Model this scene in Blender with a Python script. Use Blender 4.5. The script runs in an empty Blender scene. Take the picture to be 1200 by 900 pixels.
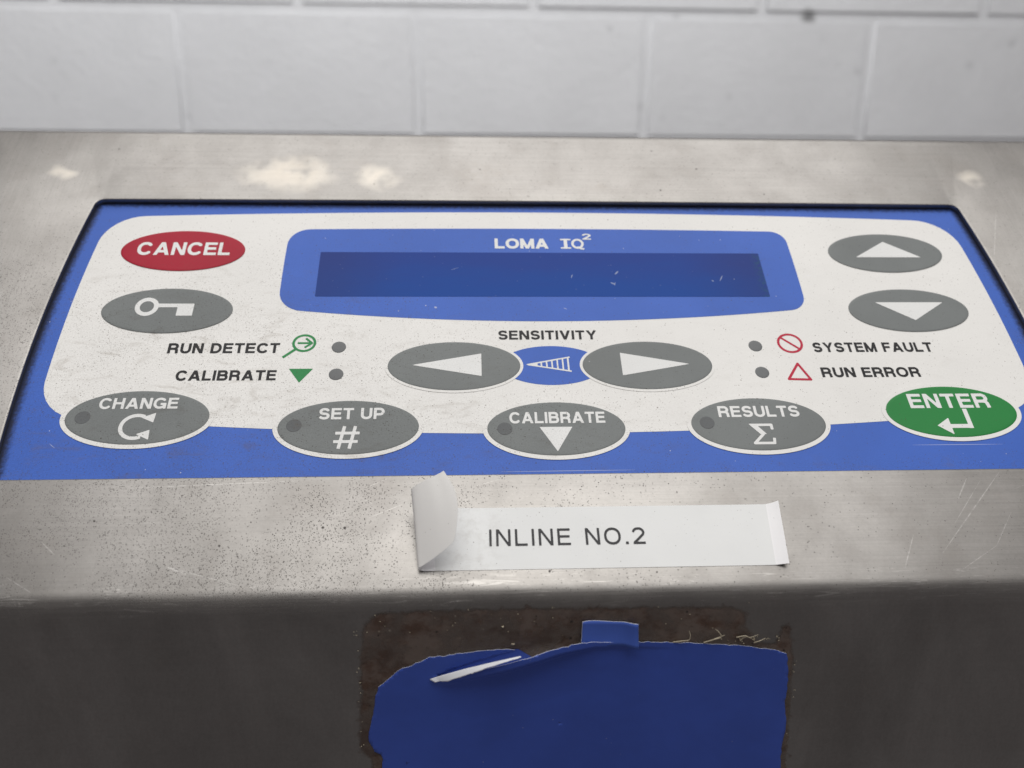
import bpy, bmesh, math, random
import numpy as np
from mathutils import Matrix, Vector, noise as mnoise
from mathutils.geometry import tessellate_polygon

random.seed(7)
scene = bpy.context.scene
COL = scene.collection
MM = 0.001

# ------------------------------------------------------------------ camera, world, lamps, exposure
# keypad frame (millimetres): u = right, v = up the sloping face, h = out of the face; keypad sheet at h = 0
R = np.array([[0.99839137, -0.03731447, 0.04268833],
              [-0.00524131, -0.81042439, -0.58581979],
              [0.05645522, 0.58465369, -0.8093163]])          # keypad frame -> camera (x right, y down, z forward)
T = np.array([10.37619862, -1.17057946, 217.91787608])
UP = -np.array([0.00737772, -0.62444495, -0.78103398])        # true vertical seen in the keypad frame
Xw = np.array([1.0, 0, 0]) - UP[0] * UP; Xw /= np.linalg.norm(Xw)
Yw = np.cross(UP, Xw)
P2W = np.stack([Xw, Yw, UP])                                  # keypad frame -> world axes
DECK = 0.34                                                    # height of the keypad centre above the base
PANEL = Matrix(np.vstack([np.hstack([P2W, [[0], [0], [DECK]]]), [0, 0, 0, 1]]).tolist())
ROOT_LOC = Vector((0, 0.06, 0))
PLOC = Matrix.Translation(-ROOT_LOC) @ PANEL                  # keypad frame inside the console's own frame

cam_pos = -R.T @ T
cam_d = bpy.data.cameras.new('camera')
cam = bpy.data.objects.new('camera', cam_d); COL.objects.link(cam)
ax = [P2W @ (R.T @ a) for a in (np.array([1., 0, 0]), np.array([0, -1., 0]), np.array([0, 0, -1.]))]
cp = P2W @ cam_pos * MM + np.array([0, 0, DECK])
M = np.eye(4); M[:3, :3] = np.stack(ax, 1); M[:3, 3] = cp
cam.matrix_world = Matrix(M.tolist())
cam_d.sensor_fit = 'HORIZONTAL'; cam_d.sensor_width = 36; cam_d.lens = 30
cam_d.clip_start = 0.01; cam_d.clip_end = 50
cam_d.dof.use_dof = True; cam_d.dof.focus_distance = 0.207; cam_d.dof.aperture_fstop = 15
scene.camera = cam

world = bpy.data.worlds.new('World'); scene.world = world; world.use_nodes = True
world.node_tree.nodes['Background'].inputs[0].default_value = (1.0, 0.93, 0.945, 1)
world.node_tree.nodes['Background'].inputs[1].default_value = 0.15

def area(name, loc, size, power, rot=(0, 0, 0), col=(1, 1, 1), sy=None):
    l = bpy.data.lights.new(name, 'AREA'); l.shape = 'RECTANGLE'
    l.size = size; l.size_y = sy or size; l.energy = power; l.color = col
    o = bpy.data.objects.new(name, l); COL.objects.link(o); o.location = loc; o.rotation_euler = rot
    return o
area('ceiling_light', (0.10, 0.0, 2.0), 1.9, 31, col=(1, 0.985, 0.965), sy=2.3)
area('ceiling_lamp', (0.12, -0.35, 1.75), 0.5, 1.2, col=(1, 0.95, 0.88), sy=0.2)
area('wall_fill', (-0.35, 0.34, 1.5), 2.0, 12.8, rot=(math.radians(77), 0, 0), col=(0.985, 0.99, 1.0), sy=0.3)  # added fill lamp, unseen source: tilted to brighten the wall

scene.view_settings.view_transform = 'Standard'
scene.view_settings.look = 'None'
scene.view_settings.exposure = 0.2
scene.view_settings.gamma = 1.0
scene.view_settings.use_curve_mapping = False
scene.cycles.use_denoising = True

# ------------------------------------------------------------------ helpers
def link(name, mesh, mats=None, parent=None, local=None):
    o = bpy.data.objects.new(name, mesh); COL.objects.link(o)
    for m in (mats or []):
        mesh.materials.append(m) if m.name not in [x.name for x in mesh.materials if x] else None
    if parent:
        o.parent = parent
    if local is not None:
        o.matrix_basis = local
    return o

def tag(o, label=None, cat=None, group=None, kind=None):
    for k, v in (('label', label), ('category', cat), ('group', group), ('kind', kind)):
        if v: o[k] = v
    return o

def empty(name, loc):
    o = bpy.data.objects.new(name, None); COL.objects.link(o); o.location = loc; o.empty_display_size = 0.02
    return o

def mesh_from(name, verts, faces, smooth=False, scale=MM):
    me = bpy.data.meshes.new(name)
    me.from_pydata([tuple(c * scale for c in v) for v in verts], [], faces)
    me.update()
    if smooth:
        me.shade_smooth()
    return me

def tr(u, v, h=0):
    return Matrix.Translation((u * MM, v * MM, h * MM))

# ------------------------------------------------------------------ node helpers
class Nodes:
    def __init__(s, name):
        s.m = bpy.data.materials.new(name); s.m.use_nodes = True
        s.t = s.m.node_tree; s.b = s.t.nodes['Principled BSDF']
    def n(s, kind, ins=None, out=0, **props):
        nd = s.t.nodes.new(kind)
        for k, v in props.items(): setattr(nd, k, v)
        for k, v in (ins or {}).items():
            sock = nd.inputs[k]
            if isinstance(v, bpy.types.NodeSocket): s.t.links.new(v, sock)
            else: sock.default_value = v
        return nd.outputs[out]
    def math(s, op, a, b=0.0, c=0.0, clamp=False):
        return s.n('ShaderNodeMath', {0: a, 1: b, 2: c}, operation=op, use_clamp=clamp)
    def vec(s, op, a, b=(0, 0, 0)):
        return s.n('ShaderNodeVectorMath', {0: a, 1: b}, operation=op)
    def mix(s, f, a, b):
        return s.n('ShaderNodeMix', {'Factor': f, 'A': a, 'B': b}, data_type='RGBA', out=2) if False else s._mix(f, a, b)
    def _mix(s, f, a, b):
        nd = s.t.nodes.new('ShaderNodeMix'); nd.data_type = 'RGBA'
        for i, v in ((0, f), (6, a), (7, b)):
            if isinstance(v, bpy.types.NodeSocket): s.t.links.new(v, nd.inputs[i])
            else: nd.inputs[i].default_value = v if i == 0 else (*v[:3], 1)
        return nd.outputs[2]
    def ramp(s, x, a, b, lo=0.0, hi=1.0):
        return s.n('ShaderNodeMapRange', {'Value': x, 'From Min': a, 'From Max': b, 'To Min': lo, 'To Max': hi})
    def smooth(s, x, a, b, lo=0.0, hi=1.0):
        return s.n('ShaderNodeMapRange', {'Value': x, 'From Min': a, 'From Max': b, 'To Min': lo, 'To Max': hi}, interpolation_type='SMOOTHSTEP')
    def noise(s, vec, scale, detail=3.0, rough=0.55, dist=0.0):
        return s.n('ShaderNodeTexNoise', {'Vector': vec, 'Scale': scale, 'Detail': detail, 'Roughness': rough, 'Distortion': dist})
    def voro(s, vec, scale):
        nd = s.t.nodes.new('ShaderNodeTexVoronoi'); s.t.links.new(vec, nd.inputs['Vector']); nd.inputs['Scale'].default_value = scale
        return nd.outputs['Distance'], nd.outputs['Color']
    def specks(s, vec, scale, size, density):
        """dark or light grains: one grain for each cell, its size random, thinned where density is low"""
        d, c = s.voro(vec, scale)
        sep = s.t.nodes.new('ShaderNodeSeparateColor'); s.t.links.new(c, sep.inputs[0])
        keep = s.math('LESS_THAN', sep.outputs[0], density)
        r = s.math('MULTIPLY', s.math('POWER', sep.outputs[1], 2.2), size)
        r = s.math('ADD', r, 0.06)
        wob = s.math('ADD', d, s.math('MULTIPLY', s.math('SUBTRACT', s.noise(vec, scale * 3, 1), 0.5), 0.18))
        m = s.n('ShaderNodeMapRange', {'Value': wob, 'From Min': s.math('MULTIPLY', r, 0.55), 'From Max': r, 'To Min': 1.0, 'To Max': 0.0})
        return s.math('MULTIPLY', m, keep, clamp=True)
    def bump(s, h, strength, dist):
        return s.n('ShaderNodeBump', {'Height': h, 'Strength': strength, 'Distance': dist})
    def set(s, **kw):
        names = dict(color='Base Color', rough='Roughness', metal='Metallic', normal='Normal', spec='Specular IOR Level', coat='Coat Weight', aniso='Anisotropic', sss='Subsurface Weight')
        for k, v in kw.items():
            sock = s.b.inputs[names[k]]
            if isinstance(v, bpy.types.NodeSocket): s.t.links.new(v, sock)
            else: sock.default_value = (*v, 1) if isinstance(v, tuple) and len(v) == 3 else v

def segment_group():
    """distance to a straight scratch: P, A, B (millimetres), half width -> mask"""
    g = bpy.data.node_groups.new('scratch_line', 'ShaderNodeTree')
    for nm, ty in (('P', 'NodeSocketVector'), ('A', 'NodeSocketVector'), ('B', 'NodeSocketVector'), ('W', 'NodeSocketFloat')):
        g.interface.new_socket(nm, in_out='INPUT', socket_type=ty)
    g.interface.new_socket('Mask', in_out='OUTPUT', socket_type='NodeSocketFloat')
    i = g.nodes.new('NodeGroupInput'); o = g.nodes.new('NodeGroupOutput')
    def vm(op, a, b, out=0):
        n = g.nodes.new('ShaderNodeVectorMath'); n.operation = op
        for k, v in ((0, a), (1, b)):
            if v is not None: g.links.new(v, n.inputs[k])
        return n.outputs[out]
    def ma(op, a, b=None, clamp=False):
        n = g.nodes.new('ShaderNodeMath'); n.operation = op; n.use_clamp = clamp
        for k, v in ((0, a), (1, b)):
            if isinstance(v, float): n.inputs[k].default_value = v
            elif v is not None: g.links.new(v, n.inputs[k])
        return n.outputs[0]
    ab = vm('SUBTRACT', i.outputs['B'], i.outputs['A']); ap = vm('SUBTRACT', i.outputs['P'], i.outputs['A'])
    tt = ma('DIVIDE', vm('DOT_PRODUCT', ap, ab, 1), vm('DOT_PRODUCT', ab, ab, 1), clamp=True)
    sc = g.nodes.new('ShaderNodeVectorMath'); sc.operation = 'SCALE'
    g.links.new(ab, sc.inputs[0]); g.links.new(tt, sc.inputs['Scale'])
    d = vm('LENGTH', vm('SUBTRACT', ap, sc.outputs[0]), None, 1)
    taper = ma('MULTIPLY', ma('MULTIPLY', tt, ma('SUBTRACT', 1.0, tt)), 4.0)
    w = ma('MULTIPLY', i.outputs['W'], ma('ADD', ma('MULTIPLY', taper, 0.8), 0.2))
    g.links.new(ma('SUBTRACT', 1.0, ma('DIVIDE', d, w), clamp=True), o.inputs['Mask'])
    return g
SEG = segment_group()

def scratches(N, P, lines):
    tot = None
    for (a, b, w) in lines:
        nd = N.t.nodes.new('ShaderNodeGroup'); nd.node_tree = SEG
        N.t.links.new(P, nd.inputs['P'])
        nd.inputs['A'].default_value = (*a, 0) if len(a) == 2 else a
        nd.inputs['B'].default_value = (*b, 0) if len(b) == 2 else b
        nd.inputs['W'].default_value = w
        tot = nd.outputs[0] if tot is None else N.math('MAXIMUM', tot, nd.outputs[0])
    return tot

FRAME = None      # the casing: its own coordinates are the keypad frame
def panel_coords(N):
    tc = N.t.nodes.new('ShaderNodeTexCoord'); tc.object = FRAME
    mm = N.n('ShaderNodeVectorMath', {0: tc.outputs['Object'], 'Scale': 1000.0}, operation='SCALE')
    sep = N.t.nodes.new('ShaderNodeSeparateXYZ'); N.t.links.new(mm, sep.inputs[0])
    flat = N.n('ShaderNodeCombineXYZ', {'X': sep.outputs[0], 'Y': sep.outputs[1], 'Z': 0.0})
    return mm, flat, sep.outputs[0], sep.outputs[1], sep.outputs[2]

# ------------------------------------------------------------------ outlines
def fillet_outline(sides, radii, nb=8):
    """sides: four dense polylines laid end to end; radii: trim length at the end of each side"""
    k = len(sides); trimmed = []
    for i, s in enumerate(sides):
        s = [np.array(q, float) for q in s]
        r0, r1 = radii[i - 1], radii[i]
        L = np.cumsum([0] + [np.linalg.norm(b - a) for a, b in zip(s, s[1:])])
        def at(d):
            return np.array([np.interp(d, L, [q[j] for q in s]) for j in (0, 1)])
        ds = [r0] + [d for d in L if r0 + .01 < d < L[-1] - r1 - .01] + [L[-1] - r1]
        trimmed.append(([at(d) for d in ds], s[-1]))
    out = []
    for i in range(k):
        pts, corner = trimmed[i]; nxt = trimmed[(i + 1) % k][0][0]
        out += pts
        a = pts[-1]
        for j in range(1, nb):
            t = j / nb
            # rational blend close to a circle
            w = 0.75
            den = (1 - t) ** 2 + 2 * w * t * (1 - t) + t ** 2
            out.append(((1 - t) ** 2 * a + 2 * w * t * (1 - t) * corner + t ** 2 * nxt) / den)
    return [tuple(q) for q in out]

def curve_side(fn, a, b, n=24):
    return [fn(a + (b - a) * i / n) for i in range(n + 1)]

def barrel(hw, v0, v1, top, bot, radii, n=24):
    """closed outline: hw(v) half width, top(u), bot(u) edge heights; counter-clockwise from the lower right"""
    vt = top(hw(v1)); vb = bot(hw(v0))
    right = curve_side(lambda v: (hw(v), v), vb, vt, n)
    topp = curve_side(lambda u: (u, top(u)), hw(vt), -hw(vt), n * 2)
    left = curve_side(lambda v: (-hw(v), v), vt, vb, n)
    bott = curve_side(lambda u: (u, bot(u)), -hw(vb), hw(vb), n * 2)
    right[0], right[-1] = bott[-1], topp[0]; left[0], left[-1] = topp[-1], bott[0]
    return fillet_outline([right, topp, left, bott], radii)

def plate(name, outline, h0, h1, bev=0.0):
    """a thin sheet with its own edge, top at h1"""
    n = len(outline)
    verts = [(x, y, h0) for x, y in outline] + [(x, y, h1) for x, y in outline]
    faces = [tuple(range(n, 2 * n))] + [(i, (i + 1) % n, n + (i + 1) % n, n + i) for i in range(n)]
    return mesh_from(name, verts, faces)

def ellipse_pts(a, b, n=72, cu=0, cv=0):
    return [(cu + a * math.cos(2 * math.pi * i / n), cv + b * math.sin(2 * math.pi * i / n)) for i in range(n)]

def pillow(name, a, b, rings, n=80):
    """rings: (inset mm, height mm) from the rim inward; closed on top"""
    verts, faces = [], []
    for (ins, h) in rings:
        verts += [(x, y, h) for x, y in ellipse_pts(a - ins, b - ins, n)]
    for k in range(len(rings) - 1):
        for i in range(n):
            j = (i + 1) % n
            faces.append((k * n + i, k * n + j, (k + 1) * n + j, (k + 1) * n + i))
    faces.append(tuple(range((len(rings) - 1) * n, len(rings) * n)))
    me = mesh_from(name, verts, faces, smooth=True)
    me.polygons[len(faces) - 1].use_smooth = False
    return me

# ------------------------------------------------------------------ print: flat shapes from distance fields
def d_box(X, Y, a, b, w):
    ax_, ay = a; bx, by = b
    L = math.hypot(bx - ax_, by - ay) or 1e-9
    tx, ty = (bx - ax_) / L, (by - ay) / L
    px = (X - ax_) * tx + (Y - ay) * ty; py = -(X - ax_) * ty + (Y - ay) * tx
    return np.maximum(np.abs(px - L / 2) - L / 2, np.abs(py) - w / 2)

def d_poly(X, Y, pts):
    d = np.full(X.shape, 1e9); inside = np.zeros(X.shape, bool); n = len(pts)
    for i in range(n):
        ax_, ay = pts[i]; bx, by = pts[(i + 1) % n]
        ex, ey = bx - ax_, by - ay
        t = np.clip(((X - ax_) * ex + (Y - ay) * ey) / (ex * ex + ey * ey + 1e-12), 0, 1)
        d = np.minimum(d, np.hypot(X - ax_ - t * ex, Y - ay - t * ey))
        c = ((ay > Y) != (by > Y)) & (X < ex * (Y - ay) / (ey if abs(ey) > 1e-12 else 1e-12) + ax_)
        inside ^= c
    return np.where(inside, -d, d)

def d_stroke(X, Y, pts, w, closed=False):
    d = np.full(X.shape, 1e9); q = list(pts) + ([pts[0]] if closed else [])
    for i in range(len(q) - 1):
        d = np.minimum(d, d_box(X, Y, q[i], q[i + 1], w))
    for i in range(0 if closed else 1, len(q) - 1):
        d = np.minimum(d, np.hypot(X - q[i][0], Y - q[i][1]) - w / 2)
    return d

def arc(cx, cy, rx, ry, a0, a1, n=26, pw=2.0):
    out = []
    for i in range(n + 1):
        a = math.radians(a0 + (a1 - a0) * i / n); c, s_ = math.cos(a), math.sin(a)
        out.append((cx + rx * math.copysign(abs(c) ** (2 / pw), c), cy + ry * math.copysign(abs(s_) ** (2 / pw), s_)))
    return out

def field_polys(fn, x0, x1, y0, y1, cell):
    nx = int(math.ceil((x1 - x0) / cell)); ny = int(math.ceil((y1 - y0) / cell))
    xs = x0 + np.arange(nx + 1) * cell; ys = y0 + np.arange(ny + 1) * cell
    X, Y = np.meshgrid(xs, ys); D = fn(X, Y)
    verts, faces = [], []
    def add(poly):
        b = len(verts); verts.extend(poly); faces.append(tuple(range(b, b + len(poly))))
    for j in range(ny):
        run = None
        for i in range(nx + 1):
            if i < nx:
                c = (D[j, i], D[j, i + 1], D[j + 1, i + 1], D[j + 1, i]); full = max(c) <= 0
            else:
                c = None; full = False
            if full:
                if run is None: run = i
                continue
            if run is not None:
                add([(xs[run], ys[j]), (xs[i], ys[j]), (xs[i], ys[j + 1]), (xs[run], ys[j + 1])]); run = None
            if c is None or min(c) > 0: continue
            q = [(xs[i], ys[j]), (xs[i + 1], ys[j]), (xs[i + 1], ys[j + 1]), (xs[i], ys[j + 1])]
            poly = []
            for k in range(4):
                a, b = c[k], c[(k + 1) % 4]
                if a <= 0: poly.append(q[k])
                if (a <= 0) != (b <= 0):
                    t = a / (a - b); poly.append((q[k][0] + t * (q[(k + 1) % 4][0] - q[k][0]), q[k][1] + t * (q[(k + 1) % 4][1] - q[k][1])))
            if len(poly) >= 3: add(poly)
    return verts, faces

def glyph(ch, w):
    """letter of cap height 1: (width, function). Uniform grotesque strokes of width w."""
    h = w / 2
    U = lambda *fs: (lambda X, Y: np.minimum.reduce([f(X, Y) for f in fs]))
    B = lambda a, b, ww=w: (lambda X, Y: d_box(X, Y, a, b, ww))
    S = lambda pts, closed=False: (lambda X, Y: d_stroke(X, Y, pts, w, closed))
    Pg = lambda pts: (lambda X, Y: d_poly(X, Y, pts))
    clip = lambda f, y0=0.0, y1=1.0: (lambda X, Y: np.maximum(f(X, Y), np.maximum(y0 - Y, Y - y1)))
    hv = w * 0.94
    if ch == 'I': return w, U(B((h, 0), (h, 1)))
    if ch == 'L': return .72, U(B((h, 0), (h, 1)), B((0, hv / 2), (.72, hv / 2), hv))
    if ch == 'T': return .78, U(B((.39, 0), (.39, 1)), B((0, 1 - hv / 2), (.78, 1 - hv / 2), hv))
    if ch == 'E': return .76, U(B((h, 0), (h, 1)), B((0, hv / 2), (.76, hv / 2), hv), B((0, .52), (.71, .52), hv), B((0, 1 - hv / 2), (.75, 1 - hv / 2), hv))
    if ch == 'F': return .72, U(B((h, 0), (h, 1)), B((0, .5), (.66, .5), hv), B((0, 1 - hv / 2), (.72, 1 - hv / 2), hv))
    if ch == 'H': return .84, U(B((h, 0), (h, 1)), B((.84 - h, 0), (.84 - h, 1)), B((0, .52), (.84, .52), hv))
    if ch == 'N':
        W = .84; s = w * 1.12
        return W, U(B((h, 0), (h, 1)), B((W - h, 0), (W - h, 1)), Pg([(W - s, 0), (W, 0), (s, 1), (0, 1)]))
    if ch == 'M':
        W = 1.02; s = w * 1.05
        return W, U(B((h, 0), (h, 1)), B((W - h, 0), (W - h, 1)), Pg([(0, 1), (s, 1), (W / 2 + s * .45, 0), (W / 2 - s * .45, 0)]), Pg([(W, 1), (W - s, 1), (W / 2 - s * .45, 0), (W / 2 + s * .45, 0)]))
    if ch == 'A':
        W = .96; s = w * 1.1
        return W, U(Pg([(0, 0), (s, 0), (W / 2 + s * .52, 1), (W / 2 - s * .52, 1)]), Pg([(W, 0), (W - s, 0), (W / 2 - s * .52, 1), (W / 2 + s * .52, 1)]), B((.2, .29), (W - .2, .29), hv))
    if ch == 'V':
        W = .92; s = w * 1.1
        return W, U(Pg([(0, 1), (s, 1), (W / 2 + s * .5, 0), (W / 2 - s * .5, 0)]), Pg([(W, 1), (W - s, 1), (W / 2 - s * .5, 0), (W / 2 + s * .5, 0)]))
    if ch == 'Y':
        W = .92; s = w * 1.12
        return W, U(B((W / 2, 0), (W / 2, .45)), Pg([(0, 1), (s * 1.05, 1), (W / 2 + h, .42), (W / 2 + h, .36), (W / 2 - h, .36), (W / 2 - h, .42)]), Pg([(W, 1), (W - s * 1.05, 1), (W / 2 - h, .42), (W / 2 - h, .36), (W / 2 + h, .36), (W / 2 + h, .42)]))
    rO = (.5 - h) + .012
    if ch in 'OQ':
        W = .98; ring = S(arc(W / 2, .5, W / 2 - h, rO, 0, 360, 44, 2.2)[:-1], True)
        if ch == 'O': return W, ring
        return W, U(ring, B((W * .55, .27), (W * .98, -.06), w * .95))
    if ch == 'C': W = .9; return W, S(arc(W * .52, .5, W * .52 - h, rO, 38, 322, 36, 2.2))
    if ch == 'G':
        W = .96
        return W, U(S(arc(W * .51, .5, W * .51 - h, rO, 40, 300, 36, 2.2)), B((W * .55, .43), (W, .43), hv), B((W - h * .9, .0), (W - h * .9, .47), w * .9), S(arc(W * .51, .5, W * .51 - h, rO, 270, 325, 10, 2.2)))
    if ch == 'S':
        W = .8; cx = W / 2; rx = W / 2 - h; ry = (1.02 - w) / 4; cu = .5 + ry; cl = .5 - ry
        pts = arc(cx, cu, rx * .95, ry, 22, 270, 24, 2.15)[:-1] + arc(cx, cl, rx, ry, 90, -158, 24, 2.15)
        return W, S(pts)
    if ch == 'U':
        W = .84
        return W, S([(h, 1), (h, .4)] + arc(W / 2, .36 + h * .2, W / 2 - h, .36 + h * .2 - h + .012, 180, 360, 22, 2.1)[1:-1] + [(W - h, .4), (W - h, 1)])
    if ch == 'D':
        W = .86
        return W, U(B((h, 0), (h, 1)), S([(h, 1 - hv / 2), (W * .42, 1 - hv / 2)] + arc(W * .42, .5, W * .58 - h, .5 - hv / 2, 90, -90, 26, 2.15)[1:-1] + [(W * .42, hv / 2), (h, hv / 2)]))
    def bowl(y0, y1, W):
        c = (y0 + y1) / 2; r = (y1 - y0) / 2
        return S([(h, y1), (W - h - r, y1)] + arc(W - h - r, c, r, r, 90, -90, 18)[1:-1] + [(W - h - r, y0), (h, y0)])
    if ch == 'B': return .85, U(B((h, 0), (h, 1)), bowl(.52, 1 - hv / 2, .80), bowl(hv / 2, .52, .85))
    if ch == 'P': return .8, U(B((h, 0), (h, 1)), bowl(.42, 1 - hv / 2, .8))
    if ch == 'R': return .86, U(B((h, 0), (h, 1)), bowl(.46, 1 - hv / 2, .82), S([(.42, .46), (.62, .44), (.70, .33), (.73, .0)]))
    if ch == '2':
        W = .74
        return W, U(clip(S(arc(W / 2, .70, W / 2 - h, .30 - h + .01, 172, -38, 20) + [(.30, .27), (.12, .12), (.10, -.04)])), B((0.02, hv / 2), (W, hv / 2), hv))
    if ch == '.': return w * 1.2, (lambda X, Y: d_box(X, Y, (0, w * .55), (w * 1.2, w * .55), w * 1.1))
    raise KeyError(ch)

GL = {}
def text_geo(s, cap, w=.17, gap=.10, space=.32, mono=None):
    verts, faces, x = [], [], 0.0
    for ch in s:
        if ch == ' ': x += space; continue
        if (ch, w) not in GL:
            W, fn = glyph(ch, w)
            GL[(ch, w)] = (W, field_polys(fn, -.08, W + .08, -.08, 1.08, .03))
        W, (gv, gf) = GL[(ch, w)]
        b = len(verts)
        verts += [(x + a, c) for a, c in gv]; faces += [tuple(b + i for i in f) for f in gf]
        x += W + gap
    return verts, faces, x - gap

def text_mesh(name, s, u0, u1, base, cap, h, w=.17, gap=.10, space=.32):
    v, f, W = text_geo(s, cap, w, gap, space)
    k = (u1 - u0) / W
    return mesh_from(name, [(u0 + x * k, base + y * cap, h) for x, y in v], f)

def shape_mesh(name, fn, x0, x1, y0, y1, h, cell=.16):
    v, f = field_polys(fn, x0, x1, y0, y1, cell)
    return mesh_from(name, [(x, y, h) for x, y in v], f)

def tri_fn(pts): return lambda X, Y: d_poly(X, Y, pts)
def union(*fs): return lambda X, Y: np.minimum.reduce([f(X, Y) for f in fs])

# ================================================================== console casing
H = 1.6                     # steel face above the keypad sheet
cut_hw = lambda v: 131.6 - .0012 * (v - 12) ** 2
cut = barrel(cut_hw, -28.4, 64.5, lambda u: 64.6 - 0.00002 * u * u, lambda u: -28.4, (2.2, 2.2, 2.2, 2.2))
HALF = 196.0
VT, RB = -55.5, 7.5         # lower bend: tangent line and radius
NF = np.array([0, -0.78105524, 0.62446194]); DN = np.array([0, -0.62446194, -0.78105524])
FO = np.array([0, VT + RB * NF[1], H - RB + RB * NF[2]])       # start of the front face
RT, VTOP = 4.0, 93.5        # upper bend

def build_casing():
    bm = bmesh.new()
    vv = lambda p: bm.verts.new((p[0] * MM, p[1] * MM, p[2] * MM))
    # sloping face with the keypad opening
    outer = [(-HALF, VT), (HALF, VT), (HALF, VTOP), (-HALF, VTOP)]
    ring = []
    for i in range(4):
        a, b = outer[i], outer[(i + 1) % 4]; n = 40 if i % 2 == 0 else 16
        ring += [(a[0] + (b[0] - a[0]) * k / n, a[1] + (b[1] - a[1]) * k / n) for k in range(n)]
    ov = [vv((x, y, H)) for x, y in ring]
    # opening edge: a small rolled lip, then the cut wall
    def off(pts, d):
        out = []
        for i, q in enumerate(pts):
            a, b = np.array(pts[i - 1]), np.array(pts[(i + 1) % len(pts)]); tdir = b - a; tdir /= np.linalg.norm(tdir)
            out.append((q[0] + d * tdir[1], q[1] - d * tdir[0]))
        return out
    loops = [[vv((x, y, hh)) for x, y in off(cut, d)] for d, hh in ((.45, H), (.18, H - .06), (.04, H - .2), (0, H - .45), (0, -.6))]
    oe = [bm.edges.new((ov[i], ov[(i + 1) % len(ov)])) for i in range(len(ov))]
    ie = [bm.edges.new((loops[0][i], loops[0][(i + 1) % len(cut)])) for i in range(len(cut))]
    bmesh.ops.triangle_fill(bm, edges=oe + ie, use_beauty=True, normal=(0, 0, 1))
    for a, b in zip(loops, loops[1:]):
        for i in range(len(a)):
            j = (i + 1) % len(a); bm.faces.new((a[i], b[i], b[j], a[j]))
    # cross-section past the two bends, swept along u
    nseg = 40
    us = [-HALF + 2 * HALF * k / nseg for k in range(nseg + 1)]
    ang = math.atan2(-NF[1], NF[2])
    low = [(VT - RB * math.sin(ang * k / 10), H - RB + RB * math.cos(ang * k / 10)) for k in range(11)]
    end = FO + DN * 265
    low.append((end[1], end[2]))
    back_ang = math.radians(38.6 + 30)      # the rear of the hood falls away behind the top edge
    ba = math.radians(62)
    top = [(VTOP + RT * math.sin(ba * k / 8), H - RT + RT * math.cos(ba * k / 8)) for k in range(9)]
    dv, dh = math.cos(-ba), math.sin(-ba)
    top.append((top[-1][0] + 70 * dv, top[-1][1] + 70 * dh))
    # down the back to base level
    tail = np.array([0, top[-1][0], top[-1][1]]); need = (tail @ UP) + DECK / MM - 20
    tail2 = tail + (-UP * np.array([0, 1, 1])) * need
    top.append((tail2[1], tail2[2]))
    # u runs along the first ring's edges: reuse those vertices
    row_low = ov[0:40] + [ov[40]]
    row_top = ov[56:96] + [ov[96]] if len(ov) > 96 else ov[56:56 + 41]
    def sweep(first, prof, rev=False):
        prev = first
        for (v_, h_) in prof[1:]:
            cur = [vv((p.co.x / MM, v_, h_)) for p in prev]
            for i in range(len(prev) - 1):
                q = (prev[i], cur[i], cur[i + 1], prev[i + 1])
                bm.faces.new(q)
            prev = cur
        return prev
    sweep(row_low, low); sweep(row_top, top)
    # end plates
    prof = list(reversed(low)) + top
    for s in (-1, 1):
        vs = [vv((s * (HALF - .02), a, b)) for a, b in prof]
        bm.faces.new(vs)
    bmesh.ops.recalc_face_normals(bm, faces=bm.faces)
    me = bpy.data.meshes.new('casing'); bm.to_mesh(me); bm.free()
    me.shade_smooth(); me.set_sharp_from_angle(angle=math.radians(35))
    return me

console = empty('control_console', ROOT_LOC)
tag(console, 'brushed stainless steel control console with a recessed blue and white keypad', 'control panel')
casing = link('casing', build_casing(), parent=console, local=PLOC)
FRAME = casing

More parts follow.
